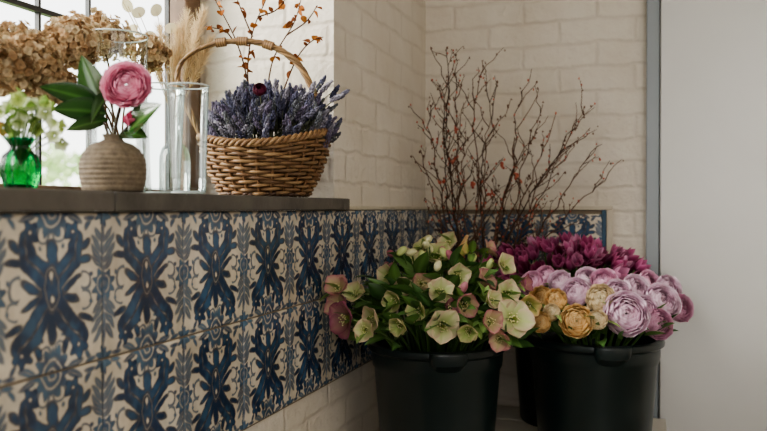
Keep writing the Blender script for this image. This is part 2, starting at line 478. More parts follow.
oi = nt.nodes.new('ShaderNodeObjectInfo')
mr = nt.nodes.new('ShaderNodeMapRange'); mr.inputs['To Min'].default_value = .86; mr.inputs['To Max'].default_value = 1.08
ln(nt, oi.outputs['Random'], mr.inputs['Value'])
hs = nt.nodes.new('ShaderNodeHueSaturation'); ln(nt, mr.outputs[0], hs.inputs['Value']); ln(nt, at.outputs['Color'], hs.inputs['Color'])
tcn = nt.nodes.new('ShaderNodeNewGeometry'); nn = nt.nodes.new('ShaderNodeTexNoise'); nn.inputs['Scale'].default_value = 12; nn.inputs['Detail'].default_value = 7
ln(nt, tcn.outputs['Position'], nn.inputs['Vector'])
cr = nt.nodes.new('ShaderNodeValToRGB'); cr.color_ramp.elements[0].position = .35; cr.color_ramp.elements[0].color = (.80, .74, .66, 1)
cr.color_ramp.elements[1].position = .6; cr.color_ramp.elements[1].color = (1, 1, 1, 1); ln(nt, nn.outputs['Fac'], cr.inputs['Fac'])
mm = nt.nodes.new('ShaderNodeMixRGB'); mm.blend_type = 'MULTIPLY'; mm.inputs[0].default_value = .7
ln(nt, hs.outputs[0], mm.inputs[1]); ln(nt, cr.outputs[0], mm.inputs[2]); ln(nt, mm.outputs[0], bb.inputs['Base Color'])
bb.inputs['Roughness'].default_value = .20; bb.inputs['Specular IOR Level'].default_value = .5
bp = nt.nodes.new('ShaderNodeBump'); bp.inputs['Strength'].default_value = .35; bp.inputs['Distance'].default_value = .002
n3 = nt.nodes.new('ShaderNodeTexNoise'); n3.inputs['Scale'].default_value = 40; ln(nt, tcn.outputs['Position'], n3.inputs['Vector'])
ln(nt, n3.outputs['Fac'], bp.inputs['Height']); ln(nt, bp.outputs[0], bb.inputs['Normal'])
TM = tile_mesh('painted_tile')
TM.materials.append(mt)
tp = empty('patterned_wall_tiles')
box('grout_bed_left', .0005, .007, -.32, YB-.001, TILE_TOP-.402, TILE_TOP-.0005, M_grout, tp)
box('grout_bed_back', .008, .575, YB-.007, YB-.0005, TILE_TOP-.402, TILE_TOP-.0005, M_grout, tp)
for k in range(-6, 9):
    y = .875+.096+.192*k; sx_ = .96
    if k == 8: y = 2.411+.0455; sx_ = .44
    for r in range(2):
        o = bpy.data.objects.new('tile', TM); COL.objects.link(o); o.parent = tp
        o.location = (.010, y, TILE_TOP-.1-.2*r); o.rotation_euler = (rnd(-.004, .004), rnd(-.004, .004), math.pi/2+rnd(-.006, .006)); o.scale = (sx_, 1, 1)
for k in range(3):
    for r in range(2):
        o = bpy.data.objects.new('tile', TM); COL.objects.link(o); o.parent = tp
        o.location = (.105+.187*k, YB-.010, TILE_TOP-.1-.2*r-.006); o.scale = (.93, 1, .93)
M_edge = simple('cream_edge_tile', (192, 182, 164), .35, .1, 30)
M_bluee = simple('blue_edge_tile', (44, 76, 100), .35, .15, 30)
box('edge_top', .016, .600, YB-.016, YB-.001, TILE_TOP-.001, TILE_TOP+.012, M_edge, tp, .002)
box('edge_side', .582, .600, YB-.016, YB-.001, TILE_TOP-.402, TILE_TOP-.001, M_edge, tp, .002)
box('edge_side_line', .568, .581, YB-.014, YB-.001, TILE_TOP-.402, TILE_TOP-.001, M_bluee, tp, .002)
box('edge_left_wall', .001, .014, 1.748, YB-.017, TILE_TOP, TILE_TOP+.010, M_edge, tp, .002)

# ------------------------------------------------------------------ bench
BZ = .58
bn = empty('low_bench')
for k in range(6):
    y0 = 1.48+k*.16
    box('slat', .03, .755, y0, y0+.154, BZ-.025, BZ, M_bench, bn, .003)
for x in (.06, .68):
    for y in (1.51, 2.38):
        box('leg', x, x+.05, y, y+.05, 0, BZ-.026, M_bench, bn, .003)
box('apron_front', .06, .73, 1.49, 1.51, BZ-.1, BZ-.026, M_bench, bn)
box('apron_back', .06, .73, 2.41, 2.43, BZ-.1, BZ-.026, M_bench, bn)

# ------------------------------------------------------------------ buckets
Rv = np.array([.946, .324, 0]); Fv = np.array([-.324, .946, 0])
def loc(c, a, b, z):
    return np.array([c[0], c[1], 0])+a*Rv+b*Fv+np.array([0, 0, z])

def bucket(cx, cy, rt, rot, top=.885):
    mb = MB(); h = top-BZ; rb = rt*.80
    def rr(z): return rb+(rt*.95-rb)*z/h
    prof = [(0, .004), (rb*.9, .004), (rb*.97, 0), (rb, .006), (rr(h*.5), h*.5), (rr(h-.058), h-.058), (rr(h-.054)+.004, h-.052),
            (rr(h-.03)+.004, h-.040), (rr(h)+.002, h-.020), (rt-.002, h-.017), (rt+.003, h-.013), (rt+.004, h-.006), (rt+.002, h), (rt-.005, h+.003), (rt-.012, h+.001), (rt-.015, h-.006),
            (rr(h)-.010, h-.03), (rb-.004, .01), (0, .01)]
    V, F = lathe_geo(prof, 72); mb.add(V, F)
    for s in (0, math.pi):
        R0 = rotz(s); n = 16; Vs = []; Fs = []
        for i in range(n+1):
            u = -1+2*i/n; an = u*.26; w = math.sqrt(max(0, 1-abs(u)**4))
            ro = rt+.004+.013*w
            for (r_, z_) in ((rt-.010, h-.001), (ro, h), (ro+.001, h-.006), (ro-.002, h-.014-.012*w), (rr(h)-.002, h-.016-.030*w)):
                Vs.append((r_*math.cos(an), r_*math.sin(an), z_))
        for i in range(n):
            for j in range(5):
                j2 = (j+1) % 5; Fs.append((i*5+j, i*5+j2, (i+1)*5+j2, (i+1)*5+j))
        mb.add(Vs, Fs, R=R0)
    V, F = lathe_geo([(0, h*.7), (rr(h*.7)-.010, h*.7)], 40); mb.add(V, F, mat=1)
    o = mb.obj('flower_bucket', [M_bucket, M_soil], auto=math.radians(40))
    o.location = (cx, cy, BZ+.0005); o.rotation_euler = (0, 0, rot)
    return o
B1 = (.234, 1.78); B2 = (.58, 1.96); B3 = (.468, 2.325)
bucket(*B1, .160, -math.pi/2+.42, .885)
bucket(*B2, .160, -math.pi/2+.33, .888)
bucket(*B3, .152, .6, .870)

# ------------------------------------------------------------------ hellebores
G1 = lin((54, 88, 46)); G2 = lin((100, 134, 70)); G3 = lin((144, 166, 96))
HC = {'c': (lin((180, 196, 122)), lin((224, 220, 180)), lin((226, 196, 176))),
      'g': (lin((148, 174, 92)), lin((200, 208, 144)), lin((214, 192, 158))),
      'p': (lin((190, 188, 132)), lin((220, 178, 164)), lin((186, 114, 128))),
      'm': (lin((170, 136, 118)), lin((190, 128, 138)), lin((148, 78, 104))),
      'y': (lin((192, 200, 108)), lin((230, 214, 152)), lin((222, 174, 136)))}
mp = MB(); ml = MB()
def stem(mb, p0, p1, p2, r, c, k=8, n=5, mat=0):
    V, F = tube_geo(bez(p0, p1, p2, k), r, n); mb.add(V, F, c, mat)
def hb(px, py, b, kind, r=.038, openn=.6):
    s = 1.84+b
    a = (px-383)/780*s-.127*1.0; z = 1.2-(py-208)/780*s
    p = loc(B1, a, b, z)
    out = Vector((p[0]-B1[0], p[1]-B1[1], (z-.93)*1.0)).normalized()
    camd = Vector((.71-p[0], -p[1], 1.2-z)).normalized()
    d = out*.7+camd*rnd(.05, .6)+Vector((rnd(-.6, .6), rnd(-.5, .4), rnd(-.6, .25)))
    d.normalize()
    p[0] = max(p[0], .06)
    r *= rnd(.80, .94)
    hellebore(mp, p, d, r, *HC[kind], openn)
    bp_ = p-np.array(d)*.004
    base = loc(B1, a*.25, b*.25, .80)
    mid_ = (np.array(base)+bp_)/2+np.array([0, 0, .06])
    stem(ml, base, mid_, bp_, .0026, G2*.8)
    for q in range(3):
        dd = Vector(d)*.2+Vector((rnd(-1, 1), rnd(-1, 1), rnd(-.4, .8)))
        leaf(ml, bp_-np.array(d)*.006, dd, rnd(.035, .055), rnd(.009, .013), G2, lerp(G2, G3, rnd(0, 1)))
for it in [(333,290,-.12,'p',.042,.45),(349,319,-.17,'m',.048,.75),(338,306,-.10,'p',.038,.6),(377,317,-.19,'c',.042,.6),(366,330,-.21,'c',.036,.5),
           (396,300,-.15,'g',.036,.5),(390,276,-.06,'c',.036,.6),(441,325,-.22,'c',.048,.8),(420,310,-.18,'g',.036,.4),(437,260,-.0,'g',.044,.6),
           (468,252,.02,'y',.044,.7),(455,277,-.08,'c',.038,.4),(408,262,.0,'c',.036,.6),(480,284,-.09,'p',.042,.5),(500,266,-.01,'c',.036,.5),
           (462,304,-.17,'p',.042,.4),(512,320,-.18,'c',.050,.85),(488,322,-.21,'p',.040,.4),(504,294,-.11,'c',.042,.7),(527,302,-.10,'y',.042,.6),
           (470,330,-.22,'g',.034,.3),(420,284,-.10,'p',.038,.4),(488,302,-.16,'c',.034,.3),(356,296,-.10,'c',.036,.5),
           (450,244,.06,'c',.036,.5),(424,250,.05,'g',.034,.6),(486,252,.06,'p',.034,.5),(520,284,-.05,'m',.034,.4),(402,324,-.21,'g',.032,.4),
           (440,294,-.15,'c',.038,.6),(404,288,-.11,'c',.034,.4),(446,308,-.19,'m',.032,.3),(500,338,-.20,'p',.036,.5)]:
    hb(*it)
for k in range(24):
    th = rnd(0, 2*math.pi); q = rnd(.1, 1)
    a = .20*q*math.cos(th); b = .18*q*math.sin(th)-.02; z = .93+.18*math.sqrt(max(0, 1-q*q))+rnd(-.02, .02)
    p = loc(B1, a, b, z); p[0] = max(p[0], .05)
    c = random.choice([HC['p'][2], HC['m'][1], HC['c'][1], HC['g'][1]])
    V, F = SPH; R_ = np.array(frame((rnd(-.6, .6), rnd(-.6, .6), rnd(-.6, .6))))
    mp.add(V*np.array([.009, .009, .015]), F, c, R=R_, T=p)
    stem(ml, loc(B1, a*.2, b*.2, .80), loc(B1, a*.8, b*.8, z-.02), p, .0018, G2*.7)
for k in range(290):
    th = rnd(0, 2*math.pi); q = math.sqrt(rnd(.02, 1))
    a = .19*q*math.cos(th); b = .18*q*math.sin(th)-.025; z = .895+.17*math.sqrt(max(0, 1-q*q))*rnd(.5, 1.0)+rnd(-.01, .02)
    p = loc(B1, a, b, z)
    if p[0] < .06: continue
    od = Vector((p[0]-B1[0], p[1]-B1[1], .07+rnd(-.05, .12)))+Vector((rnd(-.12, .12), rnd(-.12, .12), 0))
    g = lerp(G1, G2, rnd(0, 1))*rnd(.8, 1.25)
    L = rnd(.05, .085)
    if p[0]+od.normalized().x*L < .03: continue
    leaf(ml, p, od, L, rnd(.009, .017), g*.8, g, rnd(-1.0, .2), rnd(-.8, .8))
for k in range(60):
    th = rnd(0, 2*math.pi); q = math.sqrt(rnd(0, 1))
    stem(ml, loc(B1, .09*q*math.cos(th), .09*q*math.sin(th), .795), loc(B1, .12*q*math.cos(th), .12*q*math.sin(th), .88), loc(B1, .16*q*math.cos(th), .15*q*math.sin(th), .96), .0025, G2*.6)
hel = empty('hellebore_bouquet')
mp.obj('blooms', [M_petal], parent=hel); ml.obj('stems_and_leaves', [M_leaf], parent=hel)

# ------------------------------------------------------------------ ranunculus
mp = MB(); ml = MB()
RC = {'l': (lin((222, 164, 194)), lin((228, 192, 214)), lin((248, 234, 242))),
      'k': (lin((212, 132, 172)), lin((220, 160, 194)), lin((246, 214, 230))),
      'y': (lin((214, 154, 76)), lin((236, 196, 130)), lin((248, 230, 186))),
      'c': (lin((214, 186, 116)), lin((240, 220, 180)), lin((248, 240, 222)))}
def rn(px, py, b, kind, r):
    s = 1.90+b
    a = (px-383)/780*s-.514; z = 1.2-(py-208)/780*s
    p = loc(B2, a, b, z)
    out = Vector((p[0]-B2[0], p[1]-B2[1], (z-.90))).normalized()
    camd = Vector((.71-p[0], -p[1], 1.2-z)).normalized()
    d = (out*.75+camd*.85+Vector((rnd(-.3, .3), rnd(-.2, .2), rnd(-.05, .2)))).normalized()
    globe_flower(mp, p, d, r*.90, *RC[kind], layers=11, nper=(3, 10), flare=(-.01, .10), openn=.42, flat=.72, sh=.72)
    base = loc(B2, a*.25, b*.25, .80); q = p-np.array(d)*r*.8
    stem(ml, base, (base+q)/2+np.array([0, 0, .05]), q, .003, G2)
    for w in range(3):
        leaf(ml, q, Vector((rnd(-1, 1), rnd(-1, .6), rnd(-.2, .8))), rnd(.04, .065), rnd(.006, .010), G2, G3)
for it in [(626,314,-.16,'l',.050),(662,302,-.06,'l',.044),(658,324,-.12,'k',.036),(636,290,-.04,'l',.038),(577,321,-.17,'y',.038),(601,299,-.13,'c',.034),
           (556,300,-.13,'y',.026),(576,293,-.09,'l',.036),(604,280,-.02,'k',.032),(532,284,-.04,'k',.032),(541,298,-.10,'y',.028),(618,293,-.09,'l',.032),
           (680,308,-.03,'k',.034),(560,282,-.02,'l',.030),(588,278,.02,'l',.032),(650,284,.03,'k',.036),(541,322,-.15,'y',.024),(598,320,-.18,'c',.022),(668,288,.03,'l',.034),(545,276,.02,'k',.028),(552,312,-.15,'c',.020),(646,308,-.10,'l',.030)]:
    rn(*it)
for k in range(130):
    th = rnd(0, 2*math.pi); q = math.sqrt(rnd(.02, 1))
    a = .15*q*math.cos(th); b = .15*q*math.sin(th)-.02; z = .885+.09*math.sqrt(max(0, 1-q*q))*rnd(.4, 1.0)
    p = loc(B2, a, b, z)
    od = Vector((p[0]-B2[0], p[1]-B2[1], .08+rnd(-.05, .10)))
    g = lerp(G1, G2, rnd(0, 1))*rnd(.8, 1.2)
    leaf(ml, p, od, rnd(.04, .075), rnd(.008, .014), g*.8, g, rnd(-1.0, .2), rnd(-.6, .6))
ran = empty('ranunculus_bouquet')
mp.obj('blooms', [M_petal], parent=ran); ml.obj('stems_and_leaves', [M_leaf], parent=ran)

# ------------------------------------------------------------------ magenta tulips (rear bucket)
mp = MB(); ml = MB()
TC = [(lin((112, 26, 66)), lin((162, 52, 104))), (lin((132, 36, 84)), lin((184, 84, 134))), (lin((88, 18, 50)), lin((126, 36, 74))), (lin((172, 96, 138)), lin((222, 158, 190)))]
for k in range(95):
    th = rnd(0, 2*math.pi); q = math.sqrt(rnd(0, 1))
    a = .225*q*math.cos(th)-.01; b = .13*q*math.sin(th)-.04
    z = .945+.130*math.sqrt(max(0, 1-q*q*.9))+rnd(-.03, .02)
    p = loc(B3, a, b, z)
    if p[1] > 2.43: continue
    d = Vector((p[0]-B3[0], (p[1]-B3[1]), .12+rnd(-.05, .10)))+Vector((rnd(-.08, .08), rnd(-.08, .04), 0)); d.normalize()
    c0, c1 = TC[3] if rnd(0, 1) < .18 else random.choice(TC[:3])
    br = rnd(.8, 1.15)
    Rm = np.array(frame(d, rnd(0, 6))); L = rnd(.044, .060)
    for qn in range(6):
        out = .45 if qn % 2 else .3
        V, F, C = petal_geo(L, L*.22, 1.0-out*rnd(.0, .8), 1.78, cup=.4, r0=.003, shape='ovate', nt=7, ns=5, c0=c0*br*.8, c1=c1*br, edge=lerp(c1, lin((232, 160, 198)), .4)*br)
        mp.add(V, F, C, R=Rm @ rotz(qn*math.pi/3), T=p)
    base = loc(B3, a*.3, b*.3, .80)
    stem(ml, base, (base+p)/2+np.array([0, 0, .03]), p, .003, G2*.8)
for k in range(70):
    th = rnd(0, 2*math.pi); q = math.sqrt(rnd(.02, 1))
    p = loc(B3, .12*q*math.cos(th), .10*q*math.sin(th)-.02, rnd(.88, .96))
    if p[1] > 2.40: continue
    g = lerp(G1, G2, rnd(0, 1))*rnd(.7, 1.1)
    leaf(ml, p, Vector((p[0]-B3[0], p[1]-B3[1]-.02, .12)), rnd(.05, .08), .011, g, g, rnd(-.6, .2), rnd(-.5, .5))
tul = empty('magenta_tulip_bouquet')
mp.obj('blooms', [M_petal], parent=tul); ml.obj('stems_and_leaves', [M_leaf], parent=tul)

# ------------------------------------------------------------------ quince branches
BV = (.20, 2.285)
mb = MB(); V, F = lathe_geo([(0, 0), (.070, 0), (.074, .005), (.082, .25), (.084, .33), (.080, .333), (.077, .33), (.068, .012), (0, .012)], 40)
mb.add(V, F); o = mb.obj('branch_bucket', [M_bucket], auto=.7); o.location = (BV[0], BV[1], BZ+.0005)
mb = MB(); TW = lin((76, 58, 50)); TW2 = lin((116, 88, 72)); BUD = lin((172, 80, 66)); BUD2 = lin((208, 128, 106))
def twig(p, tip, r, lev):
    v = np.array(tip)-np.array(p); L = np.linalg.norm(v)
    k = max(4, int(L/.024)); pts = [np.array(p)]
    for i in range(k):
        rem = (np.array(tip)-pts[-1]); rem = rem/(k-i)
        j = np.array([rnd(-1, 1), rnd(-1, 1), rnd(-.5, .5)])*L/k*.34*(0 if i == k-1 else 1)
        n_ = pts[-1]+rem+j
        n_[0] = max(n_[0], .022); n_[1] = min(n_[1], YB-.035)
        pts.append(n_)
    V, F = tube_geo(pts, np.linspace(r, max(.0008, r*.35), len(pts)), 5); mb.add(V, F, lerp(TW, TW2, rnd(0, 1)))
    for i in range(2, len(pts)):
        for _ in range(2):
            if rnd(0, 1) < .38:
                c = lerp(BUD, BUD2, rnd(0, 1)) if rnd(0, 1) < .40 else TW2
                V, F = SPHL; rr = rnd(.0018, .0035); mb.add(V*np.array([rr, rr, rr*1.4]), F, c, T=pts[i]+np.array([rnd(-.004, .004), rnd(-.004, .004), rnd(-.01, .01)]))
    if lev < 2:
        main = v/L
        for i in range(3, len(pts)-1):
            if rnd(0, 1) < (.46 if lev == 0 else .20):
                ax = np.array([rnd(-1, 1), rnd(-.7, .7), rnd(-.1, .5)]); ax /= np.linalg.norm(ax)
                nd = main*.85+ax*.75; nd /= np.linalg.norm(nd)
                l2 = (L*rnd(.10, .24) if lev == 0 else L*rnd(.3, .5))
                t2 = pts[i]+nd*l2; t2[0] = max(t2[0], .03); t2[1] = min(t2[1], YB-.04); t2[2] = min(t2[2], 1.685)
                twig(pts[i], t2, r*.5, lev+1)
for (tx, tz, tb) in [(430,100,0),(447,46,.03),(457,84,-.05),(482,60,0),(498,84,.04),(524,88,.05),(543,104,0),(559,112,.04),
                     (577,120,0),(596,146,-.02),(588,104,.04),(604,180,.0),(420,150,-.03),(512,140,-.05),(446,120,-.05),(490,120,-.03),(532,140,.02),(466,130,0),(438,80,.04),(570,150,.03)]:
    a = (tx-470)*.00297; z = 1.2+(208-tz)*.00297
    tip = loc(BV, a, tb, z); tip[0] = max(tip[0], .03); tip[1] = min(tip[1], YB-.05)
    base = loc(BV, rnd(-.03, .03), rnd(-.03, .03), BZ+.02)
    neck = loc(BV, max(-.05, min(.05, a*.25)), tb*.3, .93)
    V, F = tube_geo([base, neck], .0036, 6); mb.add(V, F, TW)
    twig(neck, tip, .0032, 0)
for (bx, bz) in [(453,130),(500,165),(490,195),(452,160),(470,185),(515,175),(440,180)]:
    p = loc(BV, (bx-470)*.0029, -.04, 1.2+(208-bz)*.0029)
    for q in range(5):
        V, F = SPHL; mb.add(V*rnd(.003, .006), F, lerp(BUD, BUD2, rnd(0, 1)), T=p+np.array([rnd(-.008, .008), rnd(-.008, .008), rnd(-.008, .008)]))
mb.obj('quince_branches', [M_dry])

# ------------------------------------------------------------------ basket with handle
BK = (-.10, 1.556); Z0 = SILL_TOP+.001
mb = MB(); W1 = lin((128, 95, 64)); W2 = lin((74, 53, 38)); W3 = lin((162, 130, 92))
Hb = .118; NS = 24
def brad(t): return .093+.047*math.sin(t*1.45)
def rimz(a): return .014*math.cos(a*2)+.006*math.cos(a)
rows = 15
for i in range(rows):
    t = (i+.5)/rows; K = NS*6; pts = []
    for j in range(K):
        an = 2*math.pi*j/K
        r = brad(t)+.0056*math.cos(NS/2*an*1.0+(i % 2)*math.pi)
        pts.append((r*math.cos(an), r*math.sin(an)*.93, Hb*t+rimz(an)*t**2+.004+.0014*math.sin(an*5+i)+.0008*math.sin(an*13+i*3)))
    V, F = tube_geo(pts, .0040, 6, closed=True)
    cols = np.repeat([lerp(W2, lerp(W1, W3, .5+.5*math.sin(j*.37+i*2.1)), .25+.6*abs(math.sin(j*.11+i))) for j in range(K)], 6, axis=0)
    mb.add(V, F, cols)
for j in range(NS):
    an = 2*math.pi*j/NS
    pts = [((brad(t))*math.cos(an), brad(t)*math.sin(an)*.93, Hb*t+rimz(an)*t*t+.003) for t in np.linspace(0, 1.03, 8)]
    V, F = tube_geo(pts, .0032, 5); mb.add(V, F, W1*.9)
for ph in range(3):
    K = 180; pts = []
    for j in range(K):
        an = 2*math.pi*j/K; tw = an*22+ph*2*math.pi/3
        r = brad(1)+.002+.0055*math.cos(tw)
        pts.append((r*math.cos(an), r*math.sin(an)*.93, Hb+.006+rimz(an)+.0055*math.sin(tw)))
    V, F = tube_geo(pts, .0042, 6, closed=True); mb.add(V, F, lerp(W1, W3, ph/3)*.9)
for ph in range(2):
    K = 160; pts = []
    for j in range(K):
        an = 2*math.pi*j/K; tw = an*20+ph*math.pi
        pts.append(((brad(0)+.003*math.cos(tw))*math.cos(an), (brad(0)+.003*math.cos(tw))*math.sin(an)*.93, .006+.002*math.sin(tw)))
    V, F = tube_geo(pts, .004, 6, closed=True); mb.add(V, F, W2)
V, F = lathe_geo([(0, .006), (.091, .006)], 40); mb.add(V, F, W2)
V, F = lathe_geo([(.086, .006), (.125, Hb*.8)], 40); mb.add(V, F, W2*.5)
hp = [(203,138),(190,112),(178,84),(181,62),(203,46),(235,40),(268,44),(295,60),(311,86),(323,120),(327,140)]
path = catmull([((px-265)*.00222, 0, (196-py)*.00222) for px, py in hp], 14)
for ph in range(4):
    pts = []
    for i, p in enumerate(path):
        tw = i*.33+ph*math.pi/2
        pts.append(p+np.array([.0032*math.cos(tw), .0044*math.sin(tw), .0032*math.cos(tw)]))
    V, F = tube_geo(pts, .0036, 6); mb.add(V, F, lerp(W2, W3, [.5, .9, .3, .7][ph]))
for s in (.46, .60, .52):
    i0 = int(len(path)*s); p = path[i0]; T = path[i0+1]-path[i0-1]; T /= np.linalg.norm(T)
    for w in range(-4, 5):
        c = p+T*w*.0026; Rm = np.array(frame(T)); a = np.linspace(0, 2*math.pi, 14, endpoint=False)
        ring = np.stack([.0088*np.cos(a), .0088*np.sin(a), 0*a], -1) @ Rm.T+c
        V, F = tube_geo(ring, .0016, 5, closed=True); mb.add(V, F, W3 if w % 2 else W1)
o = mb.obj('wicker_basket', [M_wick]); o.location = (BK[0], BK[1], Z0); o.rotation_euler = (0, 0, math.radians(18.9))

mb = MB(); LV = [lin((100, 100, 122)), lin((126, 124, 142)), lin((80, 80, 102)), lin((154, 150, 162)), lin((112, 114, 120)), lin((118, 110, 132))]
SG = lin((112, 116, 94))
def clampY(p, m=.015):
    if p[0] < .02: p[1] = min(p[1], WIN_Y-m)
    return p
def spike(st, d, L, c, fat=.0068):
    Rm = np.array(frame(d, rnd(0, 6))); nw = 8
    for w in range(nw):
        t = w/(nw-1); cc = L*t; rr = fat*math.sin(math.pi*(.25+.65*t))
        for j in range(5):
            an = 2*math.pi*j/5+w*.6
            V, F = SPHL; sz = rnd(.6, 1.4)
            mb.add(V*np.array([.0021, .0021, .0036])*sz+np.array([rr*.8*math.cos(an), rr*.8*math.sin(an), cc+rnd(-.002, .002)]), F, c*rnd(.6, 1.4), R=Rm, T=st)
for k in range(330):
    th = rnd(0, 2*math.pi); q = math.sqrt(rnd(0, 1))
    a = (.150 if math.cos(th) < 0 else .160)*q*math.cos(th)+.01; b = .115*q*math.sin(th)
    z = 1.35+.125*math.sqrt(max(0, 1-q*q*.92))+rnd(-.04, .012)
    tip = clampY(loc(BK, a, b, z))
    base = loc(BK, a*.45+rnd(-.03, .03), b*.45+rnd(-.02, .02), 1.315)
    d = (Vector(tip-base).normalized()+Vector((rnd(-.4, .4), rnd(-.4, .4), rnd(-.25, .25)))).normalized(); L = rnd(.026, .046)
    stem(mb, base, (base+tip)/2, tip, .0009, SG, 3, 3)
    spike(tip-np.array(d)*L, d, L, random.choice(LV))
for (px, py) in [(348,90),(343,98),(338,86),(331,82),(336,106),(322,94),(326,80),(316,86),(328,112)]:
    tip = loc(BK, (px-265)*.00222, -.02+rnd(-.03, .03), 1.2+(208-py)*.00222); base = loc(BK, .05, 0, 1.34)
    stem(mb, base, (base+tip)/2+np.array([0, 0, .02]), tip, .001, SG, 5, 3)
    d = (Vector(tip-base).normalized()+Vector((rnd(-.2, .2), rnd(-.2, .2), rnd(-.3, .3)))).normalized()
    spike(tip-np.array(d)*.03, d, .03, random.choice(LV), .0055)
mb.obj('lavender_bunch', [M_dry])
mb = MB()
globe_flower(mb, loc(BK, .003, -.10, 1.448), (.3, -.9, .5), .014, lin((50, 16, 30)), lin((78, 24, 44)), lin((110, 44, 66)), layers=5)
stem(mb, loc(BK, .003, -.10, 1.45), loc(BK, .003, -.06, 1.40), loc(BK, 0, -.03, 1.33), .0015, SG)
mb.obj('dried_burgundy_rose', [M_petal])

mb = MB(); BL = [lin((150, 92, 48)), lin((118, 70, 42)), lin((176, 118, 66))]
def bk(px, py, b=.03): return clampY(loc(BK, (px-265)*.00222, b, 1.2+(208-py)*.00222), .02)
for path_ in ([(250,120),(243,70),(232,35),(214,0),(205,-18)], [(250,120),(245,70),(250,30),(262,0),(270,-20)], [(262,120),(270,60),(292,20),(300,-6)],
              [(270,120),(292,62),(308,40),(322,34)], [(232,40),(222,28),(205,24)], [(250,34),(240,10),(232,-10)], [(285,32),(305,18),(316,2)], [(255,14),(275,6),(288,-12)]):
    P = catmull([bk(*q) for q in path_], 8)
    V, F = tube_geo(P, np.linspace(.0020, .001, len(P)), 5); mb.add(V, F, lin((88, 60, 44)))
    for i in range(6, len(P), 1):
        if P[i][2] < 1.50: continue
        if rnd(0, 1) < .6:
            d = Vector((rnd(-1, 1), rnd(-.5, .3), rnd(-1, .4)))
            c = random.choice(BL); leaf(mb, P[i], d, rnd(.012, .024), rnd(.0045, .009), c, c*1.1, rnd(-.8, .4), rnd(-1, 1), cup=.6)
mb.obj('dried_beech_twigs', [M_dry])

# ------------------------------------------------------------------ glassware (thin-walled)
def glassv(name, x, y, rb, rt, h, base=.010, n=64):
    mb = MB()
    prof = [(rb-.003, 0), (rb, .003)]+[(lerp(rb, rt, t), .003+(h-.003)*t) for t in (.15, .3, .45, .6, .75, .9, 1)]
    V, F = lathe_geo(prof, n); mb.add(V, F)
    V, F = lathe_geo([(0, base), (rb-.001, base)], n); mb.add(V, F)
    a = np.linspace(0, 2*math.pi, n, endpoint=False)
    V, F = tube_geo(np.stack([rt*np.cos(a), rt*np.sin(a), np.full(n, h)], -1), .0014, 6, closed=True); mb.add(V, F, mat=1)
    V, F = tube_geo(np.stack([(rb-.002)*np.cos(a), (rb-.002)*np.sin(a), np.full(n, .003)], -1), .0022, 6, closed=True); mb.add(V, F, mat=1)
    o = mb.obj(name, [M_glass, M_rim], auto=math.radians(50)); o.location = (x, y, Z0); return o
glassv('glass_vase', -.110, 1.184, .030, .039, .192)
glassv('glass_vase', -.037, 1.153, .029, .0345, .184)
glassv('glass_vase', -.22, 1.200, .050, .056, .292)
mb = MB(); V, F = lathe_geo([(.030, 0), (.034, .004), (.034, .09), (.028, .11), (.014, .125), (.013, .16), (.016, .163)], 40); mb.add(V, F)
o = mb.obj('glass_bottle', [M_glass]); o.location = (-.30, 1.505, Z0)

mb = MB(); n = 72
prof = [(0, .001), (.017, 0), (.019, .002), (.020, .006), (.0235, .018), (.0245, .030), (.021, .042), (.013, .050), (.012, .054), (.017, .062), (.020, .065)]
V, F = lathe_geo(prof, n); V = np.array(V)
an = np.arctan2(V[:, 1], V[:, 0]); k = 1+.05*np.cos(12*an); V[:, 0] *= k; V[:, 1] *= k
mb.add(V, F); o = mb.obj('green_glass_vase', [M_green]); o.location = (-.05, .791, Z0)

mb = MB()
prof = [(0, 0), (.041, 0), (.044, .002)]
for i in range(60):
    t = i/59; z = .004+.070*t
    r = .044+.004*math.sin(math.pi*min(1, t/.45*.5)) if t < .45 else .0125+.0355*math.sqrt(max(0, 1-((t-.45)/.56)**2))
    r += .0006*math.sin(t*62)
    prof.append((r, z))
prof += [(.0125, .078), (.0145, .083), (.0150, .085), (.0125, .084), (.011, .075), (.02, .06), (.03, .04), (.03, .01), (0, .008)]
V, F = lathe_geo(prof, 56); mb.add(V, F)
o = mb.obj('stoneware_bud_vase', [M_pot]); o.location = (-.045, .966, Z0)

# camellia
PV = (-.045, .966)
def pv(px, py, b=0.0):
    s = 1.158+b
    return loc(PV, (px-383)/780*s+.4018, b, 1.2+(208-py)/780*s)
mp = MB(); ml = MB()
cp = pv(126, 85, -.03); cd = Vector((.45, -.85, .22)).normalized()
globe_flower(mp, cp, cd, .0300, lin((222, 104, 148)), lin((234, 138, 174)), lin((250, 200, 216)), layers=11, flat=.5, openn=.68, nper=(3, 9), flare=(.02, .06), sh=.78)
V, F = SPH; mp.add(V*np.array([.009, .009, .013]), F, lin((206, 80, 112)), R=np.array(frame((.4, -.4, .6))), T=pv(130, 120, -.02))
for q in range(4):
    V, F, C = petal_geo(.024, .010, 1.1, 1.6, cup=.4, r0=.002, shape='point', c0=lin((200, 76, 110)), c1=lin((232, 130, 160)))
    mp.add(V, F, C, R=np.array(frame((.5, -.4, .5))) @ rotz(q*1.57), T=pv(128, 125, -.02))
CG = lin((36, 74, 34)); CG2 = lin((96, 140, 70)); br_ = lin((84, 66, 44))
neck = np.array([PV[0], PV[1], Z0+.05])
stem(ml, neck, pv(112, 120), cp-np.array(cd)*.012, .0028, br_)
stem(ml, neck, pv(108, 125), pv(92, 100), .0022, br_)
stem(ml, neck, pv(118, 128), pv(136, 122, -.01), .002, br_)
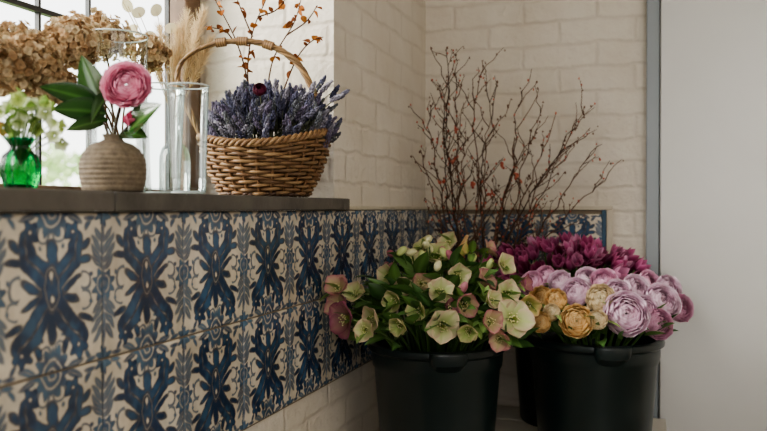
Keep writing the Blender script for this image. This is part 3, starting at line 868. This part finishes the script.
def cleaf(x0, y0, x1, y1, b0=0, b1=0, W=.014, roll=0, droop=-.3, c=CG):
    p = pv(x0, y0, b0); q = pv(x1, y1, b1); d = Vector(q-p); L = d.length
    el = math.asin(d.z/L); az = math.atan2(d.y, d.x)
    V, F, C = petal_geo(L*1.06, W, -droop/2, droop/2, cup=.25, shape='lance', nt=12, ns=9, c0=c*.9, c1=lerp(c, CG2, .5), edge=c*.8, mid=CG2*1.4)
    Rx = np.array(Matrix.Rotation(roll, 3, 'X')); Ry = np.array(Matrix.Rotation(-el, 3, 'Y'))
    ml.add(V, F, C, 0, R=rotz(az) @ Ry @ Rx, T=p)
cleaf(100,104,42,88,0,-.03,.018,1.0); cleaf(106,114,54,110,-.01,-.04,.020,1.0,-.4); cleaf(98,104,82,58,-.0,-.01,.019,1.4,-.3,lin((60,100,44)))
cleaf(108,120,68,130,0,-.03,.014,.9); cleaf(128,132,160,106,-.03,-.045,.023,1.1,-.4); cleaf(120,132,146,138,0,-.03,.014,.9)
cleaf(108,95,92,122,-.01,-.04,.016,1.2); cleaf(130,108,152,88,.01,.01,.012,1.0)
cam_ = empty('camellia_stem'); mp.obj('bloom', [M_petal], parent=cam_); ml.obj('leaves', [M_gloss], parent=cam_)

# posy in green vase
GV = (-.05, .791); ml = MB()
def gv(px, py, b=0.0):
    s = .995+b
    return loc(GV, (px-383)/780*s+.463, b, 1.2+(208-py)/780*s)
WC = lin((230, 236, 208))
nk = np.array([GV[0], GV[1], Z0+.03])
for (px, py, kind) in [(10,108,'w'),(30,104,'w'),(45,112,'w'),(56,122,'w'),(20,122,'w'),(38,128,'g'),(4,128,'o'),(2,112,'w'),(54,136,'w'),(18,100,'g'),(-10,118,'w'),(62,142,'w'),(34,116,'g'),(48,102,'g'),(26,112,'w'),(64,128,'g')]:
    b = rnd(-.03, .02); p = gv(px, py, b)
    stem(ml, nk, (nk+p)/2+np.array([0, 0, .02]), p, .0009, G3, 6, 4)
    d = Vector((rnd(0, 1), -1+rnd(-.3, .5), rnd(-.8, .2)))
    Rm = np.array(frame(d, rnd(0, 6)))
    c = {'w': WC, 'g': lin((200, 216, 140)), 'o': lin((206, 150, 92))}[kind]
    for q in range(5):
        V, F, C = petal_geo(.0125, .0048, .9, .3, cup=.3, c0=lin((180, 196, 110)), c1=c, edge=c, r0=.001)
        ml.add(V, F, C, R=Rm @ rotz(q*2*math.pi/5), T=p)
for k in range(36):
    p = gv(rnd(-5, 60), rnd(100, 138), rnd(-.02, .02))
    leaf(ml, p, (rnd(-1, 1), rnd(-1, .3), rnd(-.2, .6)), rnd(.018, .032), rnd(.004, .008), lin((92, 130, 56)), lin((150, 178, 96)), rnd(-.8, .3), rnd(-1, 1))
    stem(ml, nk, (nk+p)/2+np.array([0, 0, .01]), p, .0008, G2, 5, 4)
ml.obj('spring_posy', [M_petal])

# ------------------------------------------------------------------ dried hydrangea
mb = MB(); HY = [lin((216, 192, 158)), lin((198, 168, 132)), lin((232, 212, 180)), lin((178, 146, 112)), lin((224, 204, 170))]
HG = (-.22, 1.200)
heads = [((-.193,.965,1.425),.046),((-.19,.905,1.405),.040),((-.19,1.045,1.470),.042),((-.290,1.250,1.530),.046),((-.275,1.372,1.520),.040),((-.175,.990,1.390),.032),
         ((-.27,1.150,1.505),.040),((-.20,.85,1.43),.040),((-.25,.99,1.46),.034)]
for (c, R0) in heads:
    c = np.array(c)
    stem(mb, (HG[0]+rnd(-.02, .02), HG[1]+rnd(-.02, .02), Z0+.02), (HG[0], HG[1], 1.46), c-np.array([0, 0, R0*.5]), .0018, lin((110, 84, 58)), 10)
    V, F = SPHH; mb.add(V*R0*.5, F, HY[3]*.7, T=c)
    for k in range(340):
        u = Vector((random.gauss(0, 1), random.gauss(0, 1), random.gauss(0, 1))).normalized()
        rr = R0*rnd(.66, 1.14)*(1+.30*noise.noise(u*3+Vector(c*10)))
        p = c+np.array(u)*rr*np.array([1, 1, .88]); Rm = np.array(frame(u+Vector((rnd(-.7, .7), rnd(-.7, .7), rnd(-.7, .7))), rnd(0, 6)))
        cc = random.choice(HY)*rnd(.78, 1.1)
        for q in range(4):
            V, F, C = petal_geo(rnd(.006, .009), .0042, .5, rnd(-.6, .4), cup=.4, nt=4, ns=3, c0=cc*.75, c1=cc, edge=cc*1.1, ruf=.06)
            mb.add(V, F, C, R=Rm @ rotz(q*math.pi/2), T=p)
mb.obj('dried_hydrangeas', [M_papery])

# ------------------------------------------------------------------ honesty seed discs and grass plumes
mb = MB(); LB = (-.30, 1.505)
def lb(px, py, b=0): return clampY(loc(LB, (px-175)*.00225, b, 1.2+(208-py)*.00225), .03)
nk = np.array([LB[0], LB[1], Z0+.02]); nk2 = np.array([LB[0], LB[1], Z0+.165])
for (px, py) in [(140,14),(125,4),(158,12),(132,30),(118,-8),(150,36),(168,26)]:
    p = lb(px, py, rnd(-.04, .03))
    V, F = tube_geo(np.concatenate([[nk], bez(nk2, (nk2+p)/2+np.array([0, 0, .04]), p, 8)]), .0009, 4); mb.add(V, F, lin((170, 150, 116)))
    Rm = np.array(frame((rnd(0, 1), -1, rnd(-.5, .5)), rnd(0, 6)))
    a = np.linspace(0, 2*math.pi, 16, endpoint=False); V = np.stack([.012*np.cos(a), .016*np.sin(a), .001*np.cos(2*a)], -1)
    V = np.concatenate([V, [[0, 0, .001]]]); F = [(i, (i+1) % 16, 16) for i in range(16)]
    mb.add(V, F, lin((206, 194, 168)), R=Rm, T=p)
for (px, py, l) in [(184,12,.11),(196,26,.10),(176,26,.10),(206,14,.10),(190,44,.09),(200,54,.08),(170,48,.08),(162,30,.09),(212,40,.09),(152,56,.07)]:
    tip = lb(px, py, rnd(-.03, .03)); d = Vector(tip-nk2).normalized()
    V, F = tube_geo([nk, nk2, tip], .0009, 4); mb.add(V, F, lin((180, 156, 116)))
    for k in range(420):
        t = rnd(0, 1); base = tip-np.array(d)*l*(1-t)
        dv = (Vector((rnd(-1, 1), rnd(-1, 1), rnd(-1, 1))).normalized()*.8+d); L = .026*math.sin(math.pi*(.15+.75*t))+.004
        q = base+np.array(dv)*L
        q = clampY(q, .01)
        sd = np.cross(np.array(dv), np.array([rnd(-1, 1), rnd(-1, 1), rnd(-1, 1)])); sd = sd/(np.linalg.norm(sd)+1e-9)*.0007
        mb.add([base-sd, base+sd, q], [(0, 1, 2)], lin((226, 206, 172))*rnd(.8, 1.1))
mb.obj('dried_honesty_and_grasses', [M_papery])

# ------------------------------------------------------------------ outdoors
M_lawn = simple('lawn', (150, 170, 110), .9, .3, 2)
box('garden_lawn', -24, -.5, -8, 30, -.35, -.3, M_lawn)
def shrub(name, x, y, z, rx, ry, rz, seed, n=900):
    mb = MB()
    for k in range(n):
        u = Vector((random.gauss(0, 1), random.gauss(0, 1), random.gauss(0, 1))).normalized()
        rr = 1+.25*noise.noise(u*2+Vector((seed, 0, 0)))+rnd(-.15, .05)
        p = np.array([x+u.x*rx*rr, y+u.y*ry*rr, z+u.z*rz*rr])
        if p[2] < .12: continue
        g = lerp(lin((150, 180, 110)), lin((220, 232, 190)), rnd(0, 1)); L = rnd(.14, .30)
        leaf(mb, p, u+Vector((rnd(-.8, .8), rnd(-.8, .8), rnd(-.3, .8))), L, L*.35, g, g, -.5, rnd(-2, 2))
    V, F = tube_geo([(x, y, -.299), (x, y, (z-.3)/2), (x, y, z)], [.10, .08, .05], 8); mb.add(V, F, lin((110, 96, 78)))
    mb.obj(name, [M_petal])
shrub('garden_shrub', -9.0, 7.2, .95, 1.5, 1.8, 1.1, 1)
shrub('garden_shrub', -10.5, 12.8, 1.05, 1.6, 1.9, 1.2, 5)
shrub('garden_shrub', -12.0, 3.0, .95, 1.5, 1.7, 1.1, 9)
shrub('garden_tree', -14.5, 9.8, 5.0, 2.4, 2.8, 1.9, 12, 1300)

# ------------------------------------------------------------------ light
w = bpy.data.worlds.new('World'); S.world = w; w.use_nodes = True
bg = w.node_tree.nodes['Background']; nt = w.node_tree
tc = nt.nodes.new('ShaderNodeTexCoord'); sx = nt.nodes.new('ShaderNodeSeparateXYZ'); cr = nt.nodes.new('ShaderNodeValToRGB')
ln(nt, tc.outputs['Generated'], sx.inputs[0]); ln(nt, sx.outputs['Z'], cr.inputs['Fac'])
cr.color_ramp.elements[0].position = .0; cr.color_ramp.elements[0].color = (1.0, .99, .96, 1)
cr.color_ramp.elements[1].position = .8; cr.color_ramp.elements[1].color = (.84, .90, 1.0, 1)
ln(nt, cr.outputs['Color'], bg.inputs['Color']); bg.inputs['Strength'].default_value = 3.7

def sun(name, d, e, ang, col):
    l = bpy.data.lights.new(name, 'SUN'); l.energy = e; l.angle = math.radians(ang); l.color = col
    o = bpy.data.objects.new(name, l); COL.objects.link(o)
    o.rotation_euler = Vector(d).to_track_quat('-Z', 'Y').to_euler(); o.location = (-3, -1, 4)
sun('hazy_daylight', (1, .75, -.60), 8.5, 36, (1, .95, .88))
l = bpy.data.lights.new('room_fill_light', 'AREA'); l.energy = 16; l.size = 1.2; l.shape = 'RECTANGLE'; l.size_y = 1.2; l.color = (1, .95, .88)  # added fill lamp to brighten the room, no fixture behind it
o = bpy.data.objects.new('room_fill_light', l); COL.objects.link(o); o.location = (1.9, .0, 2.2)
o.rotation_euler = Vector((-1.3, 2.1, -1.2)).to_track_quat('-Z', 'Y').to_euler()
S.view_settings.view_transform = 'AgX'
try: S.view_settings.look = 'AgX - Medium High Contrast'
except Exception: pass

# ------------------------------------------------------------------ camera
cd_ = bpy.data.cameras.new('camera'); cam = bpy.data.objects.new('camera', cd_); COL.objects.link(cam)
cd_.sensor_width = 36; cd_.lens = 780*36/767
cam.location = (.71, 0, 1.2); cam.rotation_euler = (math.radians(89.45), 0, math.radians(18.9))
cd_.clip_start = .02
cd_.dof.use_dof = True; cd_.dof.focus_distance = 1.6; cd_.dof.aperture_fstop = 4.0
S.camera = cam
